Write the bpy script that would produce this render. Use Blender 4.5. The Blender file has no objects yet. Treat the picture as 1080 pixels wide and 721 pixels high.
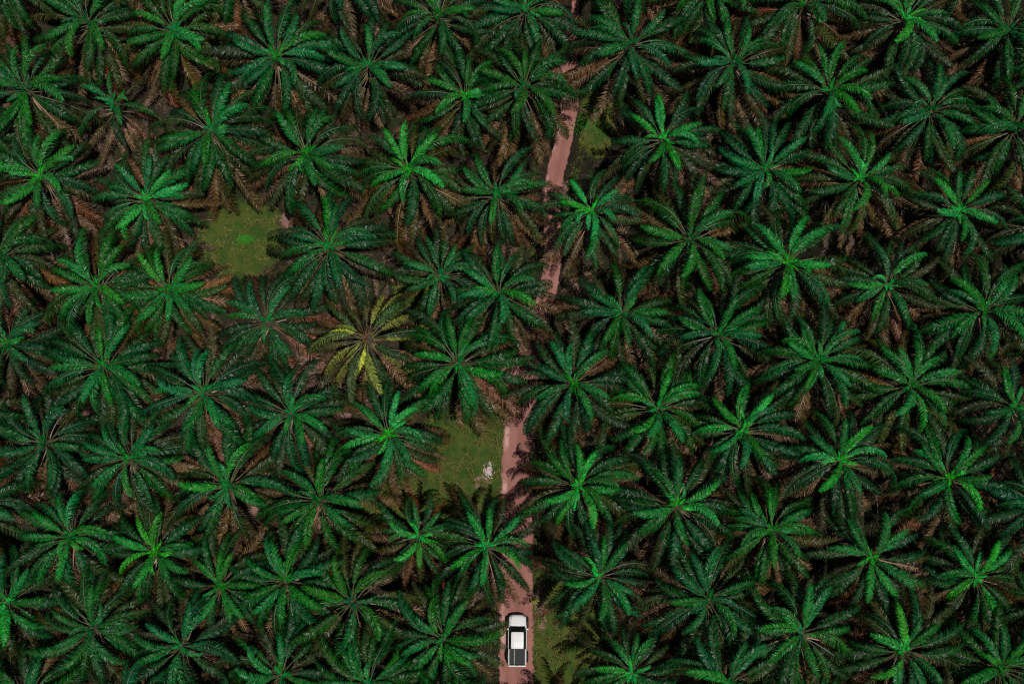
import bpy, bmesh, math, random
from mathutils import Vector, Matrix, noise

R = math.radians
scene = bpy.context.scene
scene.render.engine = "CYCLES"
COL = scene.collection
random.seed(11)

# ------------------------------------------------------------------ camera
F_PX, TILT, CAM_H = 1400.0, R(12.0), 131.7      # focal length in photo pixels, tilt off the nadir, drone height

def at(px, py, z=0.0):
    """photo pixel -> world point at height z"""
    u, v = (px - 540.0) / F_PX, (360.5 - py) / F_PX
    s = (CAM_H - z) / (math.cos(TILT) - v * math.sin(TILT))
    return Vector((s * u, s * (math.sin(TILT) + v * math.cos(TILT)), z))

cam_d = bpy.data.cameras.new('camera')
cam = bpy.data.objects.new('camera', cam_d)
COL.objects.link(cam)
cam.location = (0, 0, CAM_H)
cam.rotation_euler = (TILT, 0, 0)
cam_d.sensor_width = 36.0
cam_d.lens = F_PX / 1080.0 * 36.0
cam_d.clip_end = 5000
scene.camera = cam
scene.cycles.use_denoising = False
scene.cycles.filter_width = 1.15
scene.cycles.max_bounces = 6

# ------------------------------------------------------------------ light
SUN_AZ_VEC = Vector((0.62, -0.78))              # horizontal direction towards the sun
SUN_EL = R(73)
w = bpy.data.worlds.new('World'); scene.world = w; w.use_nodes = True
nt = w.node_tree
bg = nt.nodes['Background']
sky = nt.nodes.new('ShaderNodeTexSky'); sky.sky_type = 'NISHITA'; sky.sun_disc = False
sky.sun_elevation = SUN_EL
sky.sun_rotation = math.atan2(SUN_AZ_VEC.x, SUN_AZ_VEC.y)
nt.links.new(sky.outputs[0], bg.inputs[0]); bg.inputs[1].default_value = 0.05
sd = bpy.data.lights.new('sun', 'SUN'); sd.energy = 5.0; sd.angle = R(0.6); sd.color = (1.0, 0.965, 0.92)
sun = bpy.data.objects.new('sun', sd); COL.objects.link(sun)
sv = Vector((SUN_AZ_VEC.x * math.cos(SUN_EL), SUN_AZ_VEC.y * math.cos(SUN_EL), math.sin(SUN_EL)))
sun.rotation_euler = sv.to_track_quat('Z', 'Y').to_euler()
sun.location = sv * 200
vs = scene.view_settings
vs.view_transform = 'Standard'; vs.look = 'None'; vs.gamma = 1.0; vs.exposure = -0.7

# ------------------------------------------------------------------ helpers
def tag(o, label=None, cat=None, group=None, kind=None):
    if label: o['label'] = label
    if cat: o['category'] = cat
    if group: o['group'] = group
    if kind: o['kind'] = kind
    return o

def link_mesh(name, me, parent=None):
    o = bpy.data.objects.new(name, me); COL.objects.link(o)
    if parent is not None: o.parent = parent
    return o

def from_bm(name, bm, mats, parent=None, smooth=False):
    me = bpy.data.meshes.new(name)
    bmesh.ops.recalc_face_normals(bm, faces=bm.faces)
    bm.to_mesh(me); bm.free()
    for m in (mats if isinstance(mats, (list, tuple)) else [mats]): me.materials.append(m)
    if smooth:
        for p in me.polygons: p.use_smooth = True
    return link_mesh(name, me, parent)

def empty(name, loc, rz=0):
    o = bpy.data.objects.new(name, None); COL.objects.link(o)
    o.location = loc; o.rotation_euler = (0, 0, rz); o.empty_display_size = 0.5
    return o

def nodes_of(name):
    m = bpy.data.materials.new(name); m.use_nodes = True
    return m, m.node_tree.nodes, m.node_tree.links, m.node_tree.nodes['Principled BSDF']

def plain(name, col, rough=0.5, metal=0.0, spec=0.5, coat=0.0, var=0.0, scale=6.0):
    m, n, l, b = nodes_of(name)
    b.inputs['Roughness'].default_value = rough
    b.inputs['Metallic'].default_value = metal
    b.inputs['Specular IOR Level'].default_value = spec
    b.inputs['Coat Weight'].default_value = coat
    tc = n.new('ShaderNodeTexCoord'); nz = n.new('ShaderNodeTexNoise')
    nz.inputs['Scale'].default_value = scale; nz.inputs['Detail'].default_value = 4
    l.new(tc.outputs['Object'], nz.inputs['Vector'])
    mx = n.new('ShaderNodeMix'); mx.data_type = 'RGBA'
    mx.inputs[6].default_value = (*[c * (1 - var) for c in col], 1)
    mx.inputs[7].default_value = (*[min(1, c * (1 + var)) for c in col], 1)
    l.new(nz.outputs['Fac'], mx.inputs[0]); l.new(mx.outputs[2], b.inputs['Base Color'])
    return m

def mat_leaflet():
    """leaflet colour = the frond's own colour, varied leaflet by leaflet"""
    m, n, l, b = nodes_of('palm_leaflet')
    oi = n.new('ShaderNodeObjectInfo')
    at_ = n.new('ShaderNodeAttribute'); at_.attribute_name = 'var'
    hv = n.new('ShaderNodeHueSaturation')
    mr = n.new('ShaderNodeMapRange'); mr.inputs[3].default_value = 0.35; mr.inputs[4].default_value = 2.0
    l.new(at_.outputs['Fac'], mr.inputs[0])
    mh = n.new('ShaderNodeMapRange'); mh.inputs[3].default_value = 0.478; mh.inputs[4].default_value = 0.512
    l.new(oi.outputs['Random'], mh.inputs[0])
    l.new(mh.outputs[0], hv.inputs['Hue']); l.new(mr.outputs[0], hv.inputs['Value'])
    l.new(oi.outputs['Color'], hv.inputs['Color'])
    l.new(hv.outputs[0], b.inputs['Base Color'])
    b.inputs['Roughness'].default_value = 0.40
    b.inputs['Specular IOR Level'].default_value = 0.25
    return m

def mat_rachis():
    m, n, l, b = nodes_of('palm_midrib')
    oi = n.new('ShaderNodeObjectInfo')
    mx = n.new('ShaderNodeMix'); mx.data_type = 'RGBA'; mx.inputs[0].default_value = 0.38
    l.new(oi.outputs['Color'], mx.inputs[6]); mx.inputs[7].default_value = (0.20, 0.17, 0.08, 1)
    l.new(mx.outputs[2], b.inputs['Base Color'])
    b.inputs['Roughness'].default_value = 0.5
    return m

LEAF, RACHIS = mat_leaflet(), mat_rachis()
STALK = plain('bare_stalk', (0.42, 0.24, 0.16), 0.6, var=0.3)
BARK = plain('palm_trunk_bark', (0.09, 0.065, 0.045), 0.9, var=0.5, scale=3.0)

# ------------------------------------------------------------------ palm fronds
def frond_mesh(name, L, e0, bend, sway, maxleaf, n=44, bare=0.16, thin=1.0, stalk=False, seed=0, droop=0.5, lift=0.15):
    """one pinnate frond along +X: an arching midrib with two ranks of folded leaflets"""
    rnd = random.Random(seed)
    P, T = [], []
    p = Vector((0, 0, 0)); K = 28
    for i in range(K + 1):
        s = i / K
        el = e0 - bend * s ** 1.25
        yw = sway * s ** 1.4
        t = Vector((math.cos(el) * math.cos(yw), math.cos(el) * math.sin(yw), math.sin(el)))
        P.append(p.copy()); T.append(t); p = p + t * (L / K)
    V, Fc, M, VAR = [], [], [], []
    # midrib: a tapering three-sided bar
    rb = 0.085 if stalk else 0.055
    ring = []
    for i in range(0, K + 1, 2):
        s = i / K; t = T[i]
        side = Vector((-t.y, t.x, 0)); side = side.normalized() if side.length > 1e-3 else Vector((0, 1, 0))
        up = t.cross(side) * -1
        if up.z < 0: up = -up
        r = rb * (1 - 0.9 * s) * (1.7 if s < 0.08 else 1.0)
        b = len(V)
        V += [P[i] + side * r, P[i] + up * r * 0.9, P[i] - side * r]
        VAR += [0.5] * 3
        ring.append(b)
    for a, b in zip(ring, ring[1:]):
        for j in range(3):
            k = (j + 1) % 3
            Fc.append((a + j, a + k, b + k, b + j)); M.append(1)
    for i in range(n):
        for sd_ in (-1, 1):
            if rnd.random() > thin: continue
            s = bare + (1 - bare) * (i + rnd.uniform(0.1, 0.9)) / n
            if s > 0.995: continue
            f = s * K; k = min(int(f), K - 1); fr = f - k
            q = P[k].lerp(P[k + 1], fr); t = T[k].lerp(T[k + 1], fr).normalized()
            side = Vector((-t.y, t.x, 0))
            side = side.normalized() if side.length > 1e-3 else Vector((0, 1, 0))
            up = t.cross(side)
            if up.z < 0: up = -up
            q_ = (s - bare) / (1 - bare)
            prof = min(1, .35 + 2.3 * q_) * (1 - .55 * max(0, (q_ - .70) / .30) ** 1.8)
            ll = maxleaf * prof * rnd.choice((rnd.uniform(0.7, 0.95), rnd.uniform(0.92, 1.08), rnd.uniform(0.95, 1.15)))
            ang = R(70 - 28 * s) + rnd.uniform(-0.16, 0.16)
            lf = lift + rnd.choice((0.2, 0.0, -0.2)) + rnd.uniform(-0.1, 0.1)
            d1 = (t * math.cos(ang) + side * sd_ * math.sin(ang) + up * lf).normalized()
            d2 = (d1 + t * 0.10 - up * droop * rnd.uniform(0.8, 1.35) - Vector((0, 0, .1))).normalized()
            d3 = (d2 - up * droop * rnd.uniform(0.7, 1.6) - Vector((0, 0, .4)) - side * sd_ * .2).normalized()
            wv = (t - d1 * t.dot(d1)).normalized()
            wv = (wv + up * rnd.uniform(-0.5, 0.5)).normalized()
            wd = 0.036 * rnd.uniform(0.8, 1.2) * (0.7 if s > 0.85 else 1.0)
            b = len(V); vv = rnd.random()
            a1 = q; a2 = q + d1 * ll * 0.36; a3 = a2 + d2 * ll * 0.34; a4 = a3 + d3 * ll * 0.30
            V += [a1 - wv * wd * .45, a1 + wv * wd * .45, a2 - wv * wd, a2 + wv * wd, a3 - wv * wd * .6, a3 + wv * wd * .6, a4]
            VAR += [vv] * 7
            Fc += [(b, b + 1, b + 3, b + 2), (b + 2, b + 3, b + 5, b + 4), (b + 4, b + 5, b + 6)]; M += [0, 0, 0]
    me = bpy.data.meshes.new(name)
    me.from_pydata([tuple(v) for v in V], [], Fc)
    me.materials.append(LEAF); me.materials.append(STALK if stalk else RACHIS)
    me.polygons.foreach_set('material_index', M)
    a = me.attributes.new('var', 'FLOAT', 'POINT'); a.data.foreach_set('value', VAR)
    me.update()
    return me

FR = {'young': [], 'inner': [], 'mid': [], 'lower': [], 'hang': [], 'dry': [], 'stalk': []}
rs = random.Random(5)
for i in range(5):
    FR['young'].append(frond_mesh('frond_young', 2.5, R(rs.uniform(52, 80)), R(rs.uniform(90, 150)), rs.uniform(-1.1, 1.1), 0.42, n=40, bare=.05, seed=130 + i, droop=.5))
for i in range(7):
    FR['inner'].append(frond_mesh('frond_inner', 4.9, R(rs.uniform(60, 76)), R(rs.uniform(96, 132)), rs.uniform(-.6, .6), 0.74, n=78, bare=.2, seed=10 + i, droop=.95))
for i in range(8):
    FR['mid'].append(frond_mesh('frond_mid', 6.3, R(rs.uniform(42, 60)), R(rs.uniform(88, 136)), rs.uniform(-.75, .75), 0.90, n=88, bare=.24, seed=30 + i, droop=1.0))
for i in range(8):
    FR['lower'].append(frond_mesh('frond_lower', 6.5, R(rs.uniform(14, 34)), R(rs.uniform(66, 112)), rs.uniform(-.65, .65), 0.94, n=88, bare=.24, seed=50 + i, droop=1.0))
for i in range(7):
    FR['hang'].append(frond_mesh('frond_hanging', 6.9, R(rs.uniform(-8, 8)), R(rs.uniform(40, 76)), rs.uniform(-.5, .5), 0.96, n=84, bare=.25, seed=70 + i, droop=.85))
for i in range(7):
    FR['dry'].append(frond_mesh('frond_dry', 6.9, R(rs.uniform(-24, -4)), R(rs.uniform(18, 44)), rs.uniform(-.3, .3), 0.9, n=76, bare=.22, thin=0.88, seed=90 + i, droop=.6))
for i in range(4):
    FR['stalk'].append(frond_mesh('frond_stalk', 5.8, R(rs.uniform(-12, 2)), R(rs.uniform(18, 34)), rs.uniform(-.1, .1), 0.95, n=56, bare=0.42, thin=0.8, stalk=True, seed=110 + i, droop=.6))

def crown_mesh(seed):
    """the growing point: petiole bases and a sheaf of folded spear leaves"""
    rnd = random.Random(seed)
    bm = bmesh.new()
    var = bm.verts.layers.float.new('var')
    # bulb of petiole bases
    NR, NS = 6, 14
    rings = []
    for i in range(NR):
        z = -0.9 + 1.5 * i / (NR - 1); r = [0.34, 0.5, 0.55, 0.48, 0.34, 0.12][i]
        rings.append([bm.verts.new((r * (1 + .18 * math.sin(a * 7 + i)) * math.cos(a), r * (1 + .18 * math.sin(a * 7 + i)) * math.sin(a), z))
                      for a in [2 * math.pi * j / NS for j in range(NS)]])
    for a, b in zip(rings, rings[1:]):
        for j in range(NS):
            f = bm.faces.new((a[j], a[(j + 1) % NS], b[(j + 1) % NS], b[j])); f.material_index = 1
    bm.faces.new(rings[-1]).material_index = 1
    # spear leaves: narrow folded blades, half opened, leaning over
    for k in range(rnd.choice((5, 6, 7))):
        az = rnd.uniform(0, 2 * math.pi); el = R(rnd.uniform(60, 86)); L = rnd.uniform(.9, 1.7); wd = rnd.uniform(.08, .17)
        pts = []; p = Vector((0, 0, .3)); e = el
        for i in range(6):
            pts.append(p.copy()); p = p + Vector((math.cos(e) * math.cos(az), math.cos(e) * math.sin(az), math.sin(e))) * L / 5; e -= R(rnd.uniform(6, 22))
        sdv = Vector((-math.sin(az), math.cos(az), 0))
        prev = None
        for i, q in enumerate(pts):
            ww = wd * [.35, .8, 1, .95, .65, .06][i]
            row = [bm.verts.new(q - sdv * ww + Vector((0, 0, -.10 * (ww / .2)))), bm.verts.new(q + Vector((0, 0, .05))), bm.verts.new(q + sdv * ww + Vector((0, 0, -.10 * (ww / .2))))]
            for v in row: v[var] = rnd.random()
            if prev:
                for j in (0, 1): bm.faces.new((prev[j], prev[j + 1], row[j + 1], row[j])).material_index = 0
            prev = row
        # short opening leaflets along each spear
        for q in range(16):
            i = rnd.randint(1, 4); c = pts[i].lerp(pts[i + 1], rnd.random())
            ta = (pts[i + 1] - pts[i]).normalized(); s_ = rnd.choice((-1, 1))
            d = (ta * 1.0 + sdv * s_ * rnd.uniform(.4, .9) + Vector((0, 0, rnd.uniform(-.3, .2)))).normalized()
            l_ = rnd.uniform(.3, .65); wv = ta.cross(Vector((0, 0, 1))).cross(d)
            if wv.length < 1e-3: wv = sdv.copy()
            wv = wv.normalized() * .04
            vs_ = [bm.verts.new(c - wv), bm.verts.new(c + wv), bm.verts.new(c + d * l_ * .6 + wv), bm.verts.new(c + d * l_), bm.verts.new(c + d * l_ * .6 - wv)]
            for v in vs_: v[var] = rnd.random()
            bm.faces.new(vs_).material_index = 0
    me = bpy.data.meshes.new('palm_crown')
    bm.to_mesh(me); bm.free()
    me.materials.append(LEAF); me.materials.append(BARK)
    return me

def trunk_mesh(seed):
    """unit-height trunk, tapered, studded with old leaf bases"""
    rnd = random.Random(seed)
    bm = bmesh.new()
    NZ, NS = 22, 12
    rings = []
    for i in range(NZ + 1):
        z = i / NZ; r = 0.36 + 0.14 * (1 - z) ** 3
        rr = []
        for j in range(NS):
            a = 2 * math.pi * (j + 0.5 * (i % 2)) / NS
            q = r * (1 + (.22 if (i + j) % 2 else 0) + rnd.uniform(-.05, .05))
            rr.append(bm.verts.new((q * math.cos(a), q * math.sin(a), z)))
        rings.append(rr)
    for a, b in zip(rings, rings[1:]):
        for j in range(NS): bm.faces.new((a[j], a[(j + 1) % NS], b[(j + 1) % NS], b[j]))
    bm.faces.new(rings[-1])
    me = bpy.data.meshes.new('palm_trunk'); bm.to_mesh(me); bm.free(); me.materials.append(BARK)
    return me

CROWNS = [crown_mesh(200 + i) for i in range(6)]
TRUNKS = [trunk_mesh(300 + i) for i in range(3)]

def jit(c, k, rnd):
    v = rnd.uniform(1 - k, 1 + k)
    return (c[0] * v * rnd.uniform(.85, 1.2), c[1] * v, c[2] * v * rnd.uniform(.8, 1.2), 1)

GREEN_IN, GREEN, OLIVE, DRY = (0.003, 0.080, 0.015), (0.003, 0.041, 0.009), (0.025, 0.028, 0.007), (0.098, 0.060, 0.026)
HEARTS = {'lime': (0.012, 0.330, 0.044), 'green': (0.007, 0.180, 0.032), 'spent': (0.12, 0.075, 0.035), 'dark': (0.006, 0.095, 0.024)}
LEAN = Matrix()

def palm(px, py, label, rad=62, heart='green', dry=9, stalk=1, yellow=0, tone=1.0, sallow=0, counts=(8, 12, 12, 9), h=None, group='oil palms of the plantation'):
    rnd = random.Random(int(px * 131 + py * 7 + 5))
    h = h or rnd.uniform(6.8, 8.8)
    zc = h + 0.9
    root = empty('oil_palm', at(px, py, zc) * Vector((1, 1, 0)) if False else Vector((at(px, py, zc).x, at(px, py, zc).y, 0)))
    tag(root, label, 'oil palm', group)
    tr = link_mesh('trunk', rnd.choice(TRUNKS), root)
    tr.scale = (1, 1, h); tr.rotation_euler = (0, 0, rnd.uniform(0, 6.28))
    cr = link_mesh('crown', rnd.choice(CROWNS), root)
    cr.location = (0, 0, h + 0.5); cr.rotation_euler = (rnd.uniform(-.12, .12), rnd.uniform(-.12, .12), rnd.uniform(0, 6.28))
    c = HEARTS[heart]; cr.color = jit(c, .12, rnd)
    k = rad / 60.0 * rnd.uniform(.93, 1.07)
    global LEAN
    LEAN = Matrix.Rotation(rnd.gauss(0, .07), 4, 'X') @ Matrix.Rotation(rnd.gauss(0, .07), 4, 'Y')
    inv = cr.matrix_basis.inverted()
    az = rnd.uniform(0, 6.28)
    for i in range(0 if sallow else rnd.choice((2, 3, 4))):
        f = rnd.uniform(.45, 1.0); g = tuple(GREEN_IN[j] * (1 - f) + HEARTS[heart][j] * f for j in range(3))
        add_frond(cr, inv, h, 'young_frond', rnd.choice(FR['young']), rnd.uniform(0, 6.28), .45, k * rnd.uniform(.8, 1.15), rnd.uniform(-.6, .6), R(rnd.uniform(-12, 8)), jit(g, .15, rnd))
    plan = []
    full = rnd.uniform(.8, 1.15)
    for cls, n in zip(('inner', 'mid', 'lower', 'hang'), counts): plan += [cls] * max(1 if n else 0, round(n * full))
    tint = (rnd.uniform(.7, 1.8), rnd.uniform(.82, 1.18), rnd.uniform(.65, 1.2))
    for i, cls in enumerate(plan):
        az += R(137.5) + rnd.uniform(-.16, .16)
        if cls == 'inner':
            f = rnd.random() ** 1.5; g = tuple(GREEN_IN[j] * (1 - f * .55) + HEARTS[heart][j] * f * .55 for j in range(3))
        elif cls == 'mid':
            f = rnd.random() ** 2 * .7; g = tuple(GREEN[j] * (1 - f) + GREEN_IN[j] * f for j in range(3))
        elif cls == 'lower':
            f = rnd.random() * .8; g = tuple(GREEN[j] * (1 - f) + OLIVE[j] * f for j in range(3))
        else:
            f = rnd.random() ** 1.3 * .75; g = tuple(OLIVE[j] * (1 - f) + DRY[j] * f for j in range(3))
        g = tuple(x * tone * t_ for x, t_ in zip(g, tint))
        if sallow:
            f = min(1, sallow * 1.5 * rnd.random() ** 1.3); g = tuple(x * (1 - f) + y_ * f for x, y_ in zip(g, (0.19, 0.215, 0.034)))
        z = {'inner': .45, 'mid': .1, 'lower': -.4, 'hang': -.85}[cls] + rnd.uniform(-.1, .1)
        add_frond(cr, inv, h, 'frond', rnd.choice(FR[cls]), az, z, k * rnd.uniform(.88, 1.1), rnd.uniform(-.55, .55), R(rnd.uniform(-8, 8)), jit(g, .22, rnd))
    for i in range(dry):
        a = R(-75) + rnd.gauss(0, 1.15) if rnd.random() < .8 else rnd.uniform(0, 6.28)
        add_frond(cr, inv, h, 'dry_frond', rnd.choice(FR['dry']), a, -1.15 + rnd.uniform(-.1, .1), k * rnd.uniform(.9, 1.12), rnd.uniform(-.5, .5), R(rnd.uniform(-6, 14)), jit(DRY, .3, rnd))
    for i in range(stalk):
        a = R(-55) + rnd.gauss(0, .7)
        add_frond(cr, inv, h, 'dry_frond', rnd.choice(FR['stalk']), a, -1.0, k * rnd.uniform(.8, 1.05), rnd.uniform(-.3, .3), R(rnd.uniform(0, 14)), jit(DRY, .2, rnd))
    for i in range(yellow):
        a = (R(-102), R(172), R(-135), R(160))[i % 4] + rnd.uniform(-.15, .15)
        o = add_frond(cr, inv, h, 'yellow_frond', FR['lower'][i % 7], a, .25, k * (.66, .62, .42, .5)[i % 4], rnd.uniform(-.6, .6), R(-4), ((.42, .46, .045, 1), (.36, .42, .045, 1), (.13, .19, .03, 1), (.12, .17, .03, 1))[i % 4])
        o['label'] = 'yellowed frond'
    return root

def add_frond(cr, inv, h, name, me, az, z, sc, roll, pitch, color):
    o = bpy.data.objects.new(name, me); COL.objects.link(o); o.parent = cr
    # placed in the palm's frame, then expressed in the crown's
    m = Matrix.Translation((0, 0, h + .5)) @ LEAN @ Matrix.Translation((0.28 * math.cos(az), 0.28 * math.sin(az), z)) @ Matrix.Rotation(az, 4, 'Z') @ \
        Matrix.Rotation(-pitch, 4, 'Y') @ Matrix.Rotation(roll, 4, 'X') @ Matrix.Diagonal((sc, sc, sc, 1))
    o.matrix_basis = inv @ m
    o.color = color
    return o

ORD = ['first', 'second', 'third', 'fourth', 'fifth', 'sixth', 'seventh', 'eighth', 'ninth', 'tenth']
L_, D_, G_ = 'lime', 'dark', 'green'
# rows left of the road, each listed from the road outwards: (x, y, look, options, own label or None)
ROWS_L = [
    [(554, 10, 'green', dict(rad=64), None), (462, 17, 'deep green', dict(heart=D_, rad=60), None)],
    [(552, 92, 'dark-hearted', dict(heart=D_, rad=61), None), (491, 102, 'lime-hearted', dict(heart=L_, rad=60), None),
     (388, 69, 'glossy green', dict(heart=G_, dry=5, stalk=2), None), (291, 60, 'broad green', dict(heart=G_, rad=64), None),
     (184, 32, 'pale green', dict(heart=G_, tone=1.1), None), (92, 24, 'brown-skirted', dict(heart=D_, dry=8, stalk=2), None)],
    [(524, 205, 'dark slender', dict(heart=G_, rad=59), None), (431, 180, 'bright lime-hearted', dict(heart=L_, tone=1.25), None),
     (323, 162, 'green', dict(heart=G_), None), (222, 137, 'brown-fanned', dict(heart=G_, dry=8), None),
     (119, 110, '', dict(heart=G_, rad=46, counts=(3, 4, 2, 2), dry=7, stalk=3, h=5.0), 'small half-bare oil palm with few green fronds over brown fallen ones'),
     (27, 94, 'brown-sided', dict(heart=D_, dry=8, stalk=2), None)],
    [(526, 309, 'spreading', dict(heart=G_, rad=59), None), (464, 290, 'small dark', dict(heart=G_, rad=52), None),
     (347, 260, '', dict(heart=G_, dry=7, stalk=3), 'oil palm at the clearing with the bright green weed, on its road side'),
     (154, 210, '', dict(heart=L_, tone=1.15), 'lime-hearted oil palm at the clearing with the bright green weed, opposite the road side'),
     (43, 186, 'bright green', dict(heart=L_, dry=8), None)],
    [(483, 382, '', dict(heart=G_, dry=8, rad=62), 'oil palm at the upper end of the roadside grass clearing, brown fronds drooping over it'),
     (386, 356, '', dict(heart='spent', counts=(0, 3, 10, 8), dry=9, stalk=2, yellow=4, sallow=.55, rad=58), 'open flat oil palm with yellowed fronds and a bare brown centre'),
     (282, 339, 'mid green', dict(heart=G_, rad=60), None), (177, 305, 'pale feathery', dict(heart=G_, tone=1.3, rad=58), None),
     (103, 303, 'full green', dict(heart=G_, rad=60, tone=1.05), None), (-5, 270, '', dict(heart=D_, dry=12, stalk=2), 'oil palm cut by the left edge with a fan of brown fronds')],
    [(409, 458, '', dict(heart=L_, tone=1.3, rad=54), 'bright green oil palm on the far side of the roadside grass clearing from the road'),
     (307, 436, 'dense green', dict(heart=G_, rad=64), None), (214, 414, 'feathery', dict(heart=G_, dry=8, tone=1.15), None),
     (109, 386, 'bare-stalked', dict(heart=G_, stalk=5, dry=6), None), (8, 362, 'edge-cut', dict(heart=G_), None)],
    [(513, 576, '', dict(heart=L_, rad=55, dry=8), 'oil palm reaching over the red road just ahead of the white pickup truck'),
     (442, 565, 'lime-hearted', dict(heart=L_, rad=50, dry=4), None), (338, 527, 'dark-hearted', dict(heart=D_, dry=7), None),
     (240, 511, 'glossy', dict(heart=G_), None), (136, 483, 'bushy', dict(heart=G_, tone=1.1), None), (47, 467, 'brown-skirted', dict(heart=D_, dry=9), None)],
    [(468, 673, '', dict(heart=G_, dry=0, stalk=0, rad=58), 'broad green oil palm right beside the white pickup truck, left of the road'),
     (371, 634, '', dict(heart=D_, counts=(5, 9, 8, 5), dry=10), 'starburst oil palm ringed with brown fronds, two from the white pickup truck'),
     (302, 613, 'soft dark green', dict(heart=G_, rad=58, dry=3), None), (232, 617, 'small', dict(heart=G_, rad=48), None),
     (164, 582, 'lime-hearted', dict(heart=L_, rad=54), None), (74, 566, 'pale green', dict(heart=G_, tone=1.1), None)],
    [(388, 720, 'edge-cut', dict(heart=G_), None), (296, 711, 'green', dict(heart=G_, rad=58), None), (192, 681, 'tangled', dict(heart=G_, rad=56), None),
     (98, 662, 'dark narrow', dict(heart=D_, dry=7), None), (7, 634, 'edge-cut', dict(heart=L_, dry=7), None)],
]
ROWS_R = [
    [(750, -12, 'edge-cut', dict(heart=D_), None), (848, 5, 'lime-hearted', dict(heart=G_), None), (954, 21, 'bright green', dict(heart=L_), None), (1064, 32, 'dark', dict(heart=D_), None)],
    [(665, 47, 'broad dark', dict(heart=D_, rad=70), None), (774, 66, 'brown-fringed', dict(heart=D_, dry=9), None), (875, 96, 'green', dict(heart=G_, stalk=2), None),
     (981, 117, 'dark green', dict(heart=D_), None), (1071, 135, 'edge-cut', dict(heart=D_), None)],
    [(699, 147, 'compact green', dict(heart=L_, rad=58), None), (807, 178, 'bare-stalked', dict(heart=G_, stalk=4), None), (906, 188, 'fresh green', dict(heart=L_), None),
     (1011, 222, 'lime-hearted', dict(heart=L_, rad=60), None)],
    [(624, 223, '', dict(heart=L_, rad=53, tone=1.25), 'vivid lime-hearted oil palm against the bend of the red road'), (728, 252, 'dull dark', dict(heart=D_, rad=64), None),
     (830, 277, 'lime-hearted', dict(heart=L_), None), (936, 300, 'bright-hearted', dict(heart=L_), None), (1036, 327, 'slender', dict(heart=G_, stalk=3), None)],
    [(656, 330, 'spiky green', dict(heart=G_, rad=61), None), (758, 352, 'dense dark', dict(heart=G_), None), (863, 380, 'bare-stalked', dict(heart=G_, stalk=3), None),
     (960, 407, 'brown-fanned', dict(heart=G_, dry=8, stalk=4), None), (1070, 429, 'edge-cut', dict(heart=G_), None)],
    [(604, 404, '', dict(heart=G_, rad=62), 'big green oil palm beside the red road across from the roadside grass clearing'), (693, 430, 'dark feathery', dict(heart=G_, rad=60), None),
     (783, 453, 'lime-hearted', dict(heart=L_), None), (886, 486, 'bright-centred', dict(heart=L_, rad=58), None), (1001, 503, 'glossy', dict(heart=L_), None)],
    [(610, 512, '', dict(heart=L_, rad=57), 'oil palm throwing pointed frond shadows on the red road opposite the white rubble'), (713, 533, 'bright lime-hearted', dict(heart=L_), None),
     (814, 559, 'bare-stalked', dict(heart=G_, stalk=4, rad=58), None), (918, 587, 'lime-hearted', dict(heart=L_), None), (1029, 608, 'tufted', dict(heart=L_, rad=58), None)],
    [(632, 608, '', dict(heart=L_, rad=60, dry=5), 'green oil palm across the grass verge from the white pickup truck'), (747, 631, 'dark', dict(heart=D_, rad=66), None),
     (845, 668, 'mid green', dict(heart=G_), None), (953, 686, 'lime-hearted', dict(heart=L_, rad=60), None), (1054, 705, 'dark-gapped', dict(heart=G_), None)],
    [(667, 709, 'bright', dict(heart=L_, dry=2, rad=49), None), (768, 720, 'edge-cut', dict(heart=G_), None)],
]
for side, rows in (('left', ROWS_L), ('right', ROWS_R)):
    for ri, row in enumerate(rows):
        for e in row:
            if e[3].get('dry', 0) >= 8: e[3]['dry'] += 5        # the palms described as brown-skirted or fanned
        for ci, (x, y, look, opt, own) in enumerate(row):
            lab = own or f'{look} oil palm, {ORD[ci]} out from the road on its {side}, {ORD[ri]} row down'
            palm(x, y, lab, **opt)
# palms standing mostly outside the frame, whose fronds reach into it
EDGE = [
    (5, -22, 'edge-cut oil palm at the top left corner'), (136, -48, 'fronds of an oil palm on the top edge, nearest the top left corner palm'),
    (245, -34, 'edge-cut oil palm on the top edge above the broad green palm'), (360, -32, 'edge-cut oil palm on the top edge above the glossy green palm'),
    (650, -48, 'edge-cut oil palm on the top edge just right of the road'), (900, -50, 'frond tips of an oil palm on the top edge right of the lime-hearted one'),
    (1010, -44, 'frond tips of an oil palm at the top edge near the right corner'),
    (-40, 140, 'frond tips of an oil palm on the left edge, uppermost there'), (-42, 440, 'frond tips of an oil palm at the middle of the left edge'),
    (-30, 540, 'edge-cut oil palm on the left edge beside the pale green palm'),
    (1112, 60, 'frond tips of an oil palm at the top of the right edge'), (1106, 240, 'edge-cut oil palm on the right edge, third from the top'), (1122, 345, 'frond tips of an oil palm at the middle of the right edge'),
    (1104, 535, 'edge-cut oil palm on the right edge beside the glossy palm'), (1122, 640, 'frond tips of an oil palm low on the right edge'),
    (24, 738, 'edge-cut oil palm at the bottom left corner'), (140, 764, 'edge-cut oil palm on the bottom edge next to the bottom left corner palm'),
    (240, 776, 'frond tips of an oil palm on the bottom edge below the tangled palm'), (470, 772, 'frond tips of an oil palm on the bottom edge below the truck side palm'),
    (615, 792, 'frond tips of an oil palm on the bottom edge right of the road'), (720, 790, 'frond tips of an oil palm on the bottom edge between two bright ones'),
    (868, 764, 'edge-cut oil palm on the bottom edge below the mid green palm'), (985, 780, 'frond tips of an oil palm on the bottom edge towards the right corner'),
]
for i, (x, y, lab) in enumerate(EDGE):
    palm(x, y, lab, heart=(G_, D_)[i % 2], group='oil palms cut off by the frame')

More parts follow.
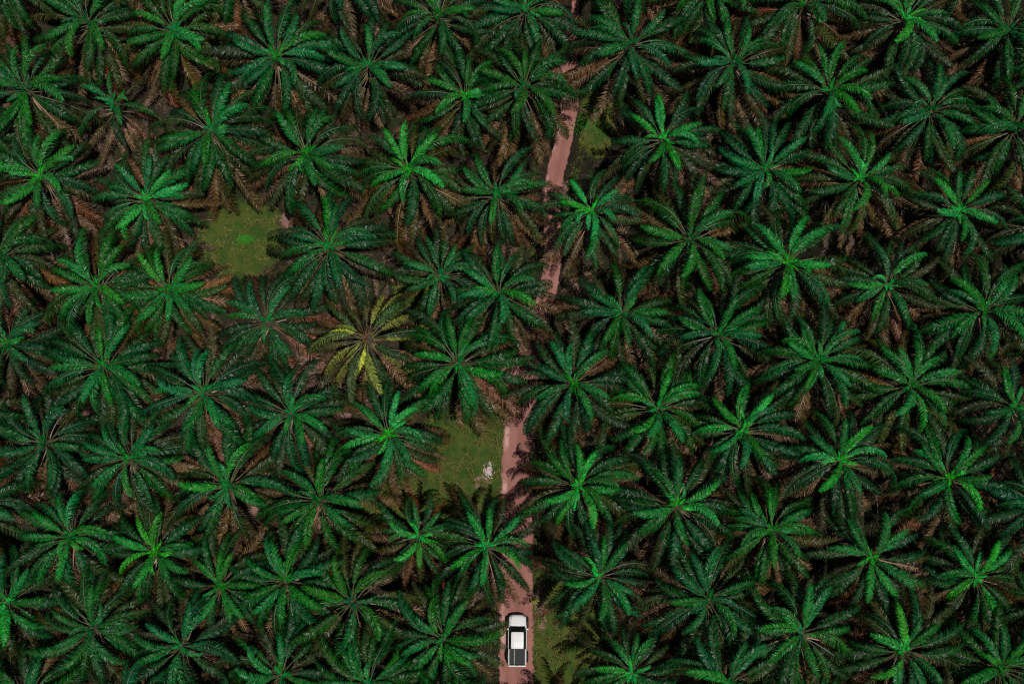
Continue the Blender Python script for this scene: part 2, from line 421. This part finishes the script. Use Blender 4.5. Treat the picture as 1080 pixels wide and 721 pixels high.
# ------------------------------------------------------------------ ground, road
ROAD = [(545, 800), (544.5, 721), (544.5, 660), (544.5, 600), (545.5, 540), (547, 480), (549, 430), (556, 385), (566, 345), (577, 310), (583, 280),
        (583, 245), (581, 215), (585, 185), (594, 150), (601, 115), (602, 85), (601, 55), (605, 20), (612, -30), (620, -120)]
ROADW = [at(*p) for p in ROAD]
def road_dist(p):
    best = 1e9
    for a, b in zip(ROADW, ROADW[1:]):
        ab = (b - a).xy; t = max(0, min(1, (p.xy - a.xy).dot(ab) / ab.length_squared))
        best = min(best, (p.xy - (a.xy + ab * t)).length)
    return best

def blob(px, py, rx, ry):
    c = at(px, py); return (c.x, c.y, rx / 10.7, ry / 10.7)
CLEAR = [blob(256, 252, 40, 40), blob(490, 482, 46, 48), blob(470, 520, 40, 30), blob(592, 655, 34, 55), blob(600, 700, 30, 40), blob(628, 130, 16, 34), blob(445, 295, 26, 26), blob(404, 525, 30, 24)]
BARE = [blob(33, 17, 9, 7), blob(68, 250, 9, 12), blob(360, 441, 14, 9), blob(392, 412, 16, 14), blob(268, 540, 9, 16), blob(342, 548, 12, 12), blob(212, 335, 18, 16),
        blob(303, 232, 10, 12), blob(118, 245, 9, 9), blob(30, 655, 18, 10), blob(275, 5, 20, 12), blob(160, 165, 18, 12), blob(428, 258, 10, 18), blob(1047, 462, 9, 9),
        blob(918, 146, 6, 5), blob(540, 395, 22, 16), blob(585, 200, 18, 14), blob(600, 80, 22, 22), blob(508, 508, 10, 9), blob(570, 640, 8, 30), blob(128, 142, 22, 14), blob(340, 395, 40, 30)]
def inside(bl, x, y):
    m = 0
    for cx, cy, rx, ry in bl:
        d = math.hypot((x - cx) / rx, (y - cy) / ry)
        m = max(m, min(1, max(0, 1.6 - 1.0 * d)))
    return m

def make_ground():
    bm = bmesh.new()
    la = bm.verts.layers.float.new('grass'); lb = bm.verts.layers.float.new('bare')
    x0, x1, y0, y1, st = -72.0, 72.0, -34.0, 84.0, 0.5
    nx, ny = int((x1 - x0) / st), int((y1 - y0) / st)
    g = []
    for j in range(ny + 1):
        row = []
        for i in range(nx + 1):
            x, y = x0 + i * st, y0 + j * st
            v = bm.verts.new((x, y, 0)); row.append(v)
            v[la] = inside(CLEAR, x, y); v[lb] = inside(BARE, x, y)
        g.append(row)
    for j in range(ny):
        for i in range(nx): bm.faces.new((g[j][i], g[j][i + 1], g[j + 1][i + 1], g[j + 1][i]))
    B = 2000.0     # skirt out to the horizon
    c = [bm.verts.new(p) for p in ((-B, -B, 0), (B, -B, 0), (B, B, 0), (-B, B, 0))]
    e = [g[0], [r[-1] for r in g], g[-1][::-1], [r[0] for r in g][::-1]]
    for k in range(4):
        ed = e[k]
        for i in range(len(ed) - 1): bm.faces.new((ed[i + 1], ed[i], c[k]))
        bm.faces.new((c[(k + 1) % 4], ed[-1], c[k]))
    me = bpy.data.meshes.new('ground'); bmesh.ops.recalc_face_normals(bm, faces=bm.faces); bm.to_mesh(me); bm.free()
    m, n, l, b = nodes_of('plantation_floor')
    tc = n.new('ShaderNodeTexCoord')
    def nz(scale, det=5, rough=.6):
        q = n.new('ShaderNodeTexNoise'); q.inputs['Scale'].default_value = scale; q.inputs['Detail'].default_value = det; q.inputs['Roughness'].default_value = rough
        l.new(tc.outputs['Object'], q.inputs['Vector']); return q.outputs['Fac']
    def mix(f, a, c_):
        q = n.new('ShaderNodeMix'); q.data_type = 'RGBA'
        if isinstance(f, float): q.inputs[0].default_value = f
        else: l.new(f, q.inputs[0])
        for s_, val in ((6, a), (7, c_)):
            if isinstance(val, tuple): q.inputs[s_].default_value = (*val, 1)
            else: l.new(val, q.inputs[s_])
        return q.outputs[2]
    def ramp(f, lo, hi):
        q = n.new('ShaderNodeMapRange'); q.interpolation_type = 'SMOOTHSTEP'; q.inputs[1].default_value = lo; q.inputs[2].default_value = hi; l.new(f, q.inputs[0]); return q.outputs[0]
    def attr(nm):
        q = n.new('ShaderNodeAttribute'); q.attribute_name = nm; return q.outputs['Fac']
    def add(a, c_, k):
        q = n.new('ShaderNodeMath'); q.operation = 'MULTIPLY_ADD'; l.new(c_, q.inputs[0]); q.inputs[1].default_value = k; l.new(a, q.inputs[2]); return q.outputs[0]
    soil = mix(ramp(nz(.9), .35, .65), (0.022, 0.017, 0.010), (0.050, 0.036, 0.022))
    soil = mix(ramp(nz(.22, 3), .5, .62), soil, (0.020, 0.032, 0.009))
    soil = mix(ramp(nz(2.6, 6, .85), .50, .60), soil, (0.016, 0.013, 0.008))
    soil = mix(ramp(nz(7, 6, .8), .54, .64), soil, (0.085, 0.060, 0.040))
    grass = mix(ramp(nz(.55, 6, .7), .38, .62), (0.034, 0.078, 0.012), (0.084, 0.100, 0.018))
    grass = mix(ramp(nz(3.2, 6, .75), .55, .75), grass, (0.17, 0.13, 0.045))
    grass = mix(ramp(nz(6.0, 4, .7), .60, .75), grass, (0.022, 0.045, 0.008))
    grass = mix(ramp(nz(1.4, 6, .8), .57, .68), grass, (0.105, 0.072, 0.035))
    grass = mix(ramp(nz(2.2, 5, .8), .60, .70), grass, (0.030, 0.085, 0.012))
    bare = mix(nz(2.5, 6, .7), (0.16, 0.085, 0.062), (0.36, 0.22, 0.18))
    edge = nz(1.3, 6, .75)
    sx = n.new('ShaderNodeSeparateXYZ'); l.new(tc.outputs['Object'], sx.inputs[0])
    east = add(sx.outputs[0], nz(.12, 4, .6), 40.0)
    soil = mix(ramp(east, 5.0, 45.0), soil, mix(ramp(nz(.9), .35, .65), (0.008, 0.010, 0.004), (0.018, 0.016, 0.008)))  # vignette-like dimming towards the east, painted into the soil colour
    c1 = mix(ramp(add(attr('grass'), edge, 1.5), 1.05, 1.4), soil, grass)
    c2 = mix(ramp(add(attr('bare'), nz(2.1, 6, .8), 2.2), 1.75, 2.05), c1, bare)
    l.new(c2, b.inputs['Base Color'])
    b.inputs['Roughness'].default_value = .95; b.inputs['Specular IOR Level'].default_value = .15
    bp = n.new('ShaderNodeBump'); bp.inputs['Strength'].default_value = .9; bp.inputs['Distance'].default_value = .12
    l.new(nz(4, 6, .8), bp.inputs['Height']); l.new(bp.outputs[0], b.inputs['Normal'])
    me.materials.append(m)
    return tag(link_mesh('ground', me), kind='structure')
make_ground()

def make_road():
    """strip of red earth, ragged at the verges, two worn wheel tracks"""
    pts = []
    for a, b in zip(ROADW, ROADW[1:]):
        nseg = max(2, int((b - a).length / .6))
        for i in range(nseg): pts.append(a.lerp(b, i / nseg))
    for _ in range(3): pts = [pts[0]] + [(p * 2 + q + r) / 4 for q, p, r in zip(pts, pts[1:], pts[2:])] + [pts[-1]]
    bm = bmesh.new(); la = bm.verts.layers.float.new('across'); lo = bm.verts.layers.float.new('overgrown')
    HW = 2.1; NX = 16; prev = None
    for i, p in enumerate(pts):
        t = (pts[min(i + 1, len(pts) - 1)] - pts[max(i - 1, 0)]).normalized(); s = Vector((t.y, -t.x, 0))
        row = []; hw = HW * (1 - .46 * max(0, min(1, (p.y - 18) / 16)))
        for j in range(NX + 1):
            u = -1 + 2 * j / NX
            v = bm.verts.new(p + s * u * hw + Vector((0, 0, .004 + .02 * (1 - u * u)))); v[la] = u; v[lo] = max(0, min(1, (p.y - 57) / 9)) ; row.append(v)
        if prev:
            for j in range(NX): bm.faces.new((prev[j], prev[j + 1], row[j + 1], row[j]))
        prev = row
    me = bpy.data.meshes.new('road'); bmesh.ops.recalc_face_normals(bm, faces=bm.faces); bm.to_mesh(me); bm.free()
    m, n, l, b = nodes_of('red_earth')
    tc = n.new('ShaderNodeTexCoord')
    def nz(scale, det=5, rough=.6, stretch=None):
        q = n.new('ShaderNodeTexNoise'); q.inputs['Scale'].default_value = scale; q.inputs['Detail'].default_value = det; q.inputs['Roughness'].default_value = rough
        if stretch:
            mp = n.new('ShaderNodeMapping'); mp.inputs['Scale'].default_value = stretch; l.new(tc.outputs['Object'], mp.inputs[0]); l.new(mp.outputs[0], q.inputs['Vector'])
        else: l.new(tc.outputs['Object'], q.inputs['Vector'])
        return q.outputs['Fac']
    def mth(op, a, c_=None, k=None):
        q = n.new('ShaderNodeMath'); q.operation = op
        for i, val in enumerate((a, c_, k)):
            if val is None: continue
            if isinstance(val, (int, float)): q.inputs[i].default_value = val
            else: l.new(val, q.inputs[i])
        return q.outputs[0]
    def ramp(f, lo, hi):
        q = n.new('ShaderNodeMapRange'); q.interpolation_type = 'SMOOTHSTEP'; q.inputs[1].default_value = lo; q.inputs[2].default_value = hi; l.new(f, q.inputs[0]); return q.outputs[0]
    def mix(f, a, c_):
        q = n.new('ShaderNodeMix'); q.data_type = 'RGBA'; l.new(f, q.inputs[0])
        for s_, val in ((6, a), (7, c_)):
            if isinstance(val, tuple): q.inputs[s_].default_value = (*val, 1)
            else: l.new(val, q.inputs[s_])
        return q.outputs[2]
    at_ = n.new('ShaderNodeAttribute'); at_.attribute_name = 'across'; u = at_.outputs['Fac']
    base = mix(ramp(nz(.6, 6, .7, (1, .35, 1)), .3, .7), (0.27, 0.112, 0.090), (0.36, 0.165, 0.135))
    base = mix(ramp(nz(7, 5, .75), .58, .75), base, (0.42, 0.22, 0.18))
    trk = mth('SUBTRACT', 1.0, ramp(mth('ABSOLUTE', mth('ADD', u, .60)), .03, .17))     # pale worn track
    trk = mth('MULTIPLY', trk, ramp(nz(.35, 4, .6), .40, .62))
    base = mix(trk, base, (0.55, 0.34, 0.29))
    mid = mth('SUBTRACT', 1.0, ramp(mth('ABSOLUTE', mth('ADD', u, -.12)), .05, .35))
    base = mix(mth('MULTIPLY', mid, .45), base, (0.22, 0.095, 0.07))
    base = mix(ramp(nz(1.7, 6, .75), .56, .72), base, (0.23, 0.12, 0.085))
    l.new(base, b.inputs['Base Color']); b.inputs['Roughness'].default_value = .92; b.inputs['Specular IOR Level'].default_value = .2
    bp = n.new('ShaderNodeBump'); bp.inputs['Strength'].default_value = .5; bp.inputs['Distance'].default_value = .06
    l.new(nz(5, 6, .75), bp.inputs['Height']); l.new(bp.outputs[0], b.inputs['Normal'])
    # ragged verge: the earth thins out into the ground
    ed = mth('ADD', mth('ABSOLUTE', u), mth('MULTIPLY', mth('SUBTRACT', nz(1.1, 6, .75), .5), .62))
    ao = n.new('ShaderNodeAttribute'); ao.attribute_name = 'overgrown'
    ed = mth('ADD', ed, mth('MULTIPLY', ao.outputs['Fac'], mth('MULTIPLY', nz(.45, 5, .7), 1.15)))
    a_ = mth('SUBTRACT', 1.0, ramp(ed, .74, .82))
    l.new(a_, b.inputs['Alpha'])
    me.materials.append(m)
    return tag(link_mesh('road', me), kind='structure')
make_road()

# ------------------------------------------------------------------ grass, litter
def tufts(name, spots, mat, hmin, hmax, wd, per, seed, flat=.6):
    rnd = random.Random(seed); V, Fc, VAR = [], [], []
    for (x, y) in spots:
        for _ in range(per):
            a = rnd.uniform(0, 6.28); hh = rnd.uniform(hmin, hmax); ln = hh * rnd.uniform(.3, 1.2) * flat * 2
            bx, by = x + rnd.uniform(-.12, .12), y + rnd.uniform(-.12, .12)
            s = Vector((-math.sin(a), math.cos(a), 0)) * wd * rnd.uniform(.6, 1.3); d = Vector((math.cos(a), math.sin(a), 0))
            b = len(V); p = Vector((bx, by, .0))
            V += [p - s * .6, p + s * .6, p + d * ln * .45 + Vector((0, 0, hh * .75)) - s, p + d * ln * .45 + Vector((0, 0, hh * .75)) + s, p + d * ln + Vector((0, 0, hh))]
            Fc += [(b, b + 1, b + 3, b + 2), (b + 2, b + 3, b + 4)]; VAR += [rnd.random()] * 5
    me = bpy.data.meshes.new(name); me.from_pydata([tuple(v) for v in V], [], Fc)
    q = me.attributes.new('var', 'FLOAT', 'POINT'); q.data.foreach_set('value', VAR); me.materials.append(mat); me.update()
    return link_mesh(name, me)

def mat_var(name, stops, rough=.8):
    m, n, l, b = nodes_of(name)
    a = n.new('ShaderNodeAttribute'); a.attribute_name = 'var'
    cr = n.new('ShaderNodeValToRGB')
    while len(cr.color_ramp.elements) < len(stops): cr.color_ramp.elements.new(.5)
    for e, (p, c) in zip(cr.color_ramp.elements, stops): e.position = p; e.color = (*c, 1)
    l.new(a.outputs['Fac'], cr.inputs[0]); l.new(cr.outputs[0], b.inputs['Base Color'])
    b.inputs['Roughness'].default_value = rough; b.inputs['Specular IOR Level'].default_value = .2
    return m
GRASS = mat_var('grass_blades', [(0, (.028, .075, .009)), (.55, (.085, .110, .018)), (1, (.24, .19, .06))])
COVER = mat_var('fern_cover', [(0, (.012, .045, .010)), (.6, (.030, .055, .012)), (1, (.09, .06, .03))])
LITTER = mat_var('dry_leaf_litter', [(0, (.03, .022, .013)), (.6, (.07, .046, .028)), (1, (.16, .10, .07))])
rg = random.Random(77)
gs = []
while len(gs) < 14000:
    cx, cy, rx, ry = rg.choice(CLEAR); x = cx + rg.uniform(-1.4, 1.4) * rx; y = cy + rg.uniform(-1.4, 1.4) * ry
    d = math.hypot((x - cx) / rx, (y - cy) / ry)
    if d > 1.25 or road_dist(Vector((x, y, 0))) < 1.75: continue
    if noise.noise(Vector((x * .8, y * .8, 3))) < .02 + .25 * rg.random() or noise.noise(Vector((x * 2.3, y * 2.3, 8))) < -.1: continue
    gs.append((x, y))
for _ in range(2600):           # verge
    a = rg.choice(ROADW); k = rg.randrange(len(ROADW) - 1); p = ROADW[k].lerp(ROADW[k + 1], rg.random())
    x = p.x + rg.choice((-1, 1)) * rg.uniform(1.65, 2.6)
    gs.append((x, p.y))
tag(tufts('grass', gs, GRASS, .08, .30, .032, 3, 1), kind='stuff')
fs, ls = [], []
while len(fs) < 9000:
    x, y = rg.uniform(-66, 66), rg.uniform(-20, 70); p = Vector((x, y, 0))
    if road_dist(p) < 2.3 or inside(CLEAR, x, y) > .3: continue
    if noise.noise(Vector((x * .25, y * .25, 9))) < .02: ls.append((x, y)); continue
    fs.append((x, y))
tag(tufts('ground_cover', fs, COVER, .15, .55, .07, 3, 2), kind='stuff')
tag(tufts('leaf_litter', ls, LITTER, .04, .22, .055, 5, 3, flat=2.4), kind='stuff')

# dry fronds fallen in the gaps between the palms
SPOTS = [(x, y) for rows in (ROWS_L, ROWS_R) for row in rows for (x, y, *_r) in row] + [(x, y) for x, y, _l in EDGE]
rf = random.Random(31); nf = 0
for _ in range(6000):
    px, py = rf.uniform(10, 1070), rf.uniform(10, 710)
    if min(math.hypot(px - x, py - y) for x, y in SPOTS) < 44: continue
    p = at(px, py)
    if road_dist(p) < 3.2 or inside(CLEAR, p.x, p.y) > .45: continue
    nf += 1
    if nf > 230: break
    o = link_mesh('fallen_frond', rf.choice(FR['dry'])); sc = rf.uniform(.6, .9)
    az = rf.uniform(0, 6.28)
    o.matrix_basis = Matrix.Translation((p.x - 2.2 * math.cos(az), p.y - 2.2 * math.sin(az), .75 + rf.uniform(0, .4))) @ Matrix.Rotation(az, 4, 'Z') @ Matrix.Rotation(-R(22), 4, 'Y') @ Matrix.Rotation(rf.uniform(-.4, .4), 4, 'X') @ Matrix.Diagonal((sc, sc, sc * .5, 1))
    o.color = jit((0.085, 0.056, 0.032), .45, rf)
    tag(o, 'dry brown palm frond fallen on the plantation floor between the palms', 'fallen frond', 'fallen dry fronds under the palms')

# bright weed clump in the upper clearing
def weed(px, py, rad, nleaf, col, label, hgt=.35, seed=0):
    rnd = random.Random(seed); bm = bmesh.new(); c = at(px, py); c.z = 0
    for _ in range(nleaf):
        a = rnd.uniform(0, 6.28); r = rad * abs(rnd.gauss(0, .55)) * (1 + .5 * math.sin(a * 3 + seed)); p = Vector((r * math.cos(a) * 1.3, r * math.sin(a) * .8, rnd.uniform(.03, hgt)))
        b = rnd.uniform(0, 6.28); ln = rnd.uniform(.10, .22); wd = ln * .35; d = Vector((math.cos(b), math.sin(b), rnd.uniform(-.3, .4))); s = Vector((-math.sin(b), math.cos(b), 0)) * wd
        bm.faces.new([bm.verts.new(v) for v in (p, p + d * ln * .5 + s, p + d * ln, p + d * ln * .5 - s)])
    for k in range(5):
        a = rnd.uniform(0, 6.28); r = rad * .5 * rnd.random(); q = Vector((r * math.cos(a), r * math.sin(a), 0)); s = .012
        vs_ = [bm.verts.new(q + Vector(o)) for o in ((-s, -s, 0), (s, -s, 0), (0, s, 0))]; tp = bm.verts.new(q + Vector((0, 0, hgt)))
        for i in range(3): bm.faces.new((vs_[i], vs_[(i + 1) % 3], tp))
    o = from_bm('weed_clump', bm, plain('weed_leaf_' + str(seed), col, .7, spec=.12, var=.35, scale=9)); o.location = c
    return tag(o, label, 'weed')
weed(258, 253, .95, 330, (.03, .19, .012), 'bright green weed clump alone in the middle of the upper grass clearing', seed=1)
weed(563, 634, .22, 60, (.22, .24, .02), 'small yellow-green weed on the verge ahead of the white pickup truck', seed=2)
weed(619, 132, 1.7, 700, (.03, .14, .015), 'mid green weed patch beside the upper stretch of the red road', seed=3)

# white rubble heap
def rubble():
    rnd = random.Random(9); bm = bmesh.new(); c = at(515, 497)
    for k in range(240):
        r = abs(rnd.gauss(0, .42)); a = rnd.uniform(0, 6.28); s = rnd.uniform(.02, .10) * (1.1 - .4 * min(1, r))
        M = Matrix.Translation((r * math.cos(a) * .8, r * math.sin(a) * 1.2, max(.02, .22 - .2 * r) * rnd.uniform(.3, 1))) @ \
            Matrix.Rotation(rnd.uniform(0, 6), 4, 'Z') @ Matrix.Rotation(rnd.uniform(-.8, .8), 4, 'X') @ Matrix.Diagonal((s * rnd.uniform(.7, 1.6), s, s * .6, 1))
        ret = bmesh.ops.create_icosphere(bm, subdivisions=1, radius=1, matrix=M)
        for v in ret['verts']: v.co += Vector((rnd.uniform(-1, 1), rnd.uniform(-1, 1), rnd.uniform(-1, 1))) * s * .22
    o = from_bm('rubble_heap', bm, plain('white_rubble', (.56, .45, .43), .85, var=.35, scale=4)); o.location = (c.x, c.y, 0)
    return tag(o, 'heap of white rubble on the grass clearing beside the red road', 'rubble heap')
rubble()

# ------------------------------------------------------------------ pickup truck
def truck():
    WHITE = plain('white_paint', (.80, .80, .79), .28, coat=.6, var=.02)
    SILVER = plain('dusty_white_paint', (.58, .57, .55), .35, coat=.4, var=.12, scale=3)
    BLACK = plain('black_plastic', (.012, .012, .013), .55, var=.3)
    GLASS = plain('dark_glass', (.006, .010, .009), .08, spec=.8, var=.2)
    COVERM = plain('bed_cover_vinyl', (.010, .011, .010), .7, var=.35, scale=3)
    GREY = plain('grey_metal', (.30, .30, .29), .35, metal=.6, var=.1)
    TYRE = plain('tyre_rubber', (.015, .015, .015), .85, var=.2)
    RED = plain('tail_lens', (.30, .012, .010), .2, var=.1)
    CLEARM = plain('head_lens', (.16, .17, .18), .1, spec=.8, var=.15)
    c = at(545.7, 674.5, 1.0)
    root = empty('pickup_truck', (c.x, c.y, .03), R(-.6)); root.scale = (.98, .925, .95)
    tag(root, 'white double-cab pickup truck with black bed cover driving on the red earth road', 'pickup truck')

    def loft(sections, caps=True):
        bm = bmesh.new(); prev = None; first = None
        for sec in sections:
            row = [bm.verts.new(p) for p in sec]
            if prev:
                nn = len(row)
                for j in range(nn): bm.faces.new((prev[j], prev[(j + 1) % nn], row[(j + 1) % nn], row[j]))
            else: first = row
            prev = row
        if caps: bm.faces.new(first); bm.faces.new(prev[::-1])
        return bm
    def sec(y, hw, z0, z1, crown=.03, sh=.12):
        return [(-hw * .94, y, z0), (-hw, y, z0 + .18), (-hw, y, z1 - sh), (-hw + sh * .55, y, z1 - .02), (-hw * .5, y, z1 + crown * .8), (0, y, z1 + crown),
                (hw * .5, y, z1 + crown * .8), (hw - sh * .55, y, z1 - .02), (hw, y, z1 - sh), (hw, y, z0 + .18), (hw * .94, y, z0)]
    def box(x0, x1, y0, y1, z0, z1, bev=.02):
        bm = bmesh.new(); bmesh.ops.create_cube(bm, size=1, matrix=Matrix.Translation(((x0 + x1) / 2, (y0 + y1) / 2, (z0 + z1) / 2)) @ Matrix.Diagonal((x1 - x0, y1 - y0, z1 - z0, 1)))
        if bev: bmesh.ops.bevel(bm, geom=bm.edges[:], offset=bev, segments=2, affect='EDGES')
        return bm
    # hull: nose, wings, cabin sill to the back of the cab
    body = from_bm('body', loft([sec(2.56, .60, .50, .88, .02), sec(2.50, .72, .45, .98, .03), sec(2.36, .82, .42, 1.05, .05), sec(2.0, .88, .40, 1.12, .06),
                        sec(1.5, .90, .40, 1.17, .06), sec(1.15, .90, .40, 1.20, .05), sec(.9, .90, .40, 1.21, .02), sec(-.88, .90, .40, 1.23, .0)]), WHITE, root, True)
    # bonnet: raised panel with two creases
    hb = bmesh.new(); prev = None
    for y, hw, z in ((2.44, .52, 1.09), (2.3, .60, 1.15), (2.0, .66, 1.205), (1.7, .69, 1.235), (1.46, .70, 1.25)):
        row = [hb.verts.new(p) for p in ((-hw, y, z - .06), (-hw + .05, y, z - .005), (-hw * .52, y, z + .012), (-hw * .44, y, z - .012), (0, y, z + .004),
                                         (hw * .44, y, z - .012), (hw * .52, y, z + .012), (hw - .05, y, z - .005), (hw, y, z - .06))]
        if prev:
            for j in range(8): hb.faces.new((prev[j], prev[j + 1], row[j + 1], row[j]))
        prev = row
    from_bm('bonnet', hb, WHITE, root)
    # greenhouse: pillars shell then panes 4 mm proud
    yb0, yb1, yr0, yr1, zb, zr = 1.42, -.90, .80, -.82, 1.215, 1.76
    hb0, hr = .85, .60
    bot = [(-.74, yb0, zb), (.74, yb0, zb), (hb0, .98, zb), (hb0, yb1, zb), (-hb0, yb1, zb), (-hb0, .98, zb)]
    top = [(-hr + .05, yr0, zr - .02), (hr - .05, yr0, zr - .02), (hr, .66, zr), (hr, yr1, zr), (-hr, yr1, zr), (-hr, .66, zr)]
    from_bm('cab', loft([bot, top]), BLACK, root)
    def pane(name, pts, mat, th=.008):
        q = [Vector(p) for p in pts]; nrm = (q[1] - q[0]).cross(q[2] - q[0]).normalized()
        cen = sum(q, Vector()) / len(q)
        if nrm.dot(cen - Vector((0, 0, 1.3))) < 0: nrm = -nrm
        bm = bmesh.new(); a = [bm.verts.new(p + nrm * .003) for p in q]; b = [bm.verts.new(p + nrm * (.003 + th)) for p in q]
        bm.faces.new(b); bm.faces.new(a[::-1])
        for i in range(len(q)): bm.faces.new((a[i], a[(i + 1) % len(q)], b[(i + 1) % len(q)], b[i]))
        return from_bm(name, bm, mat, root)
    def lerp(a, b, t): return tuple(a[i] + (b[i] - a[i]) * t for i in range(3))
    def quad_on(bl, br, tr, tl, s0, s1, t0, t1):
        g = lambda s, t: lerp(lerp(bl, br, s), lerp(tl, tr, s), t)
        return [g(s0, t0), g(s1, t0), g(s1, t1), g(s0, t1)]
    pane('windscreen', quad_on(bot[0], bot[1], top[1], top[0], .03, .97, .05, .95), GLASS)
    pane('rear_window', quad_on(bot[4], bot[3], top[3], top[4], .10, .90, .15, .9), GLASS)
    for sx in (1, -1):
        f = lambda p: (p[0] * sx, p[1], p[2])
        bl, br, tr_, tl = f((hb0, .98, zb)), f((hb0, yb1, zb)), f((hr, yr1, zr)), f((hr, .66, zr))
        pane('side_window', quad_on(bl, br, tr_, tl, .03, .46, .06, .90), GLASS)
        pane('side_window', quad_on(bl, br, tr_, tl, .51, .94, .06, .90), GLASS)
    # roof with pressed ribs
    rb = bmesh.new(); prev = None
    for y, k, dz in ((.82, .93, -.03), (.74, .985, .0), (.4, 1.0, .022), (-.2, 1.0, .026), (-.72, 1.0, .014), (-.86, .985, -.02)):
        row = []
        for j in range(13):
            u = -1 + j / 6; zz = zr + .018 + dz + .03 * (1 - u * u) + (.010 if j in (3, 5, 7, 9) else 0)
            if j in (0, 12): zz -= .03
            row.append(rb.verts.new((u * (hr + .01) * k, y, zz)))
        if prev:
            for j in range(12): rb.faces.new((prev[j], prev[j + 1], row[j + 1], row[j]))
        prev = row
    from_bm('roof', rb, WHITE, root)
    for sx in (1, -1):
        x = sx * .60
        from_bm('roof_rail', box(x - .018, x + .018, -.76, .66, zr + .03, zr + .07, .01), GREY, root)
    # load bed
    for sx in (1, -1):
        a, b_ = sorted((sx * .70, sx * .88)); from_bm('bed_side', box(a, b_, -2.52, -.90, .45, 1.24, .04), SILVER, root)
        a, b_ = sorted((sx * .66, sx * .78)); from_bm('bed_rail', box(a, b_, -2.50, -.92, 1.235, 1.275, .015), BLACK, root)
    from_bm('bed_floor', box(-.70, .70, -2.52, -.90, .55, .62, 0), BLACK, root)
    bcv = box(-.655, .655, -2.46, -.93, 1.14, 1.20, .02); cv = from_bm('bed_cover', bcv, COVERM, root)
    from_bm('cover_seam', box(-.30, -.27, -2.44, -.95, 1.196, 1.215, .005), GREY, cv)
    for yy in (-1.30, -1.68, -2.06): from_bm('cover_rib', box(-.64, .64, yy - .015, yy + .015, 1.195, 1.208, .004), COVERM, cv)
    from_bm('bed_headboard', box(-.66, .66, -.925, -.885, .62, 1.28, .015), BLACK, root)
    tg = from_bm('tailgate', box(-.70, .70, -2.57, -2.52, .58, 1.20, .02), BLACK, root)
    from_bm('handle', box(-.10, .10, -2.60, -2.575, 1.05, 1.10, .008), BLACK, tg)
    from_bm('rear_bumper', box(-.86, .86, -2.70, -2.585, .48, .66, .03), GREY, root)
    from_bm('front_bumper', loft([[(x, 2.50 + .14 * (1 - (x / .86) ** 2) - .10 * abs(x / .86) ** 6 * 2 + o, z) for x, o, z in ((s * .9, d, zz) for d, zz in ((0, .42), (.07, .46), (.07, .68), (0, .72)))]
                                  for s in (-1, -.85, -.6, -.3, 0, .3, .6, .85, 1)]), BLACK, root)
    from_bm('grille', box(-.50, .50, 2.53, 2.60, .72, .90, .015), BLACK, root)
    for sx in (1, -1):
        a, b_ = sorted((sx * .52, sx * .78))
        hl = box(a, b_, 2.32, 2.50, .86, 1.045, .03); from_bm('headlight', hl, CLEARM, root)
        a, b_ = sorted((sx * .74, sx * .895)); from_bm('taillight', box(a, b_, -2.56, -2.45, .80, 1.16, .02), RED, root)
        a, b_ = sorted((sx * .88, sx * 1.07)); mr = from_bm('side_mirror', box(a, b_, 1.02, 1.18, 1.20, 1.36, .035), WHITE, root)
        from_bm('glass', box(a + .02, b_ - .02, 1.012, 1.022, 1.22, 1.34, 0), GLASS, mr)
        for y0, y1 in ((.20, 1.16), (-.84, .18)):
            a, b_ = sorted((sx * .897, sx * .915)); dr = from_bm('door', box(a, b_, y0, y1, .52, 1.17, .008), WHITE, root)
            a, b_ = sorted((sx * .913, sx * .935)); from_bm('handle', box(a, b_, y0 + .08, y0 + .26, 1.04, 1.07, .006), BLACK, dr)
        a, b_ = sorted((sx * .86, sx * .97)); from_bm('side_step', box(a, b_, -.80, .98, .36, .42, .015), BLACK, root)
        for wy in (1.78, -1.66):
            # flare: half ring over the wheel
            fb = bmesh.new(); prev = None
            for i in range(13):
                a = math.pi * i / 12; row = []
                for rr, xx in ((.45, .80), (.45, 1.09), (.56, 1.06), (.66, .84)):
                    row.append(fb.verts.new((sx * xx, wy + rr * math.cos(a), .46 + rr * 1.12 * math.sin(a))))
                if prev:
                    for j in range(4): fb.faces.new((prev[j], prev[(j + 1) % 4], row[(j + 1) % 4], row[j]))
                else: fb.faces.new(row)
                prev = row
            fb.faces.new(prev[::-1]); from_bm('wheel_arch', fb, BLACK, root, True)
            wb = bmesh.new(); prev = None; NS = 28
            prof = [(.24, -.12), (.34, -.13), (.375, -.09), (.38, 0), (.375, .09), (.34, .13), (.24, .12)]
            rings = [[wb.verts.new((sx * .82 + dx, wy + r * math.cos(2 * math.pi * k / NS), .38 + r * math.sin(2 * math.pi * k / NS))) for k in range(NS)] for r, dx in prof]
            for p_, q_ in zip(rings, rings[1:]):
                for k in range(NS): wb.faces.new((p_[k], p_[(k + 1) % NS], q_[(k + 1) % NS], q_[k]))
            wb.faces.new(rings[0]); wb.faces.new(rings[-1])
            wh = from_bm('wheel', wb, TYRE, root, True)
            rm = bmesh.new(); bmesh.ops.create_cone(rm, cap_ends=True, segments=20, radius1=.225, radius2=.18, depth=.03,
                    matrix=Matrix.Translation((sx * .955, wy, .38)) @ Matrix.Rotation(R(90) * sx, 4, 'Y'))
            from_bm('rim', rm, GREY, wh)
    for x0 in (-.42, .16):
        wp = box(x0, x0 + .46, 1.385, 1.41, 1.262, 1.275, .004); from_bm('wiper', wp, BLACK, root)
    return root
truck()
print('objects', len(bpy.data.objects))
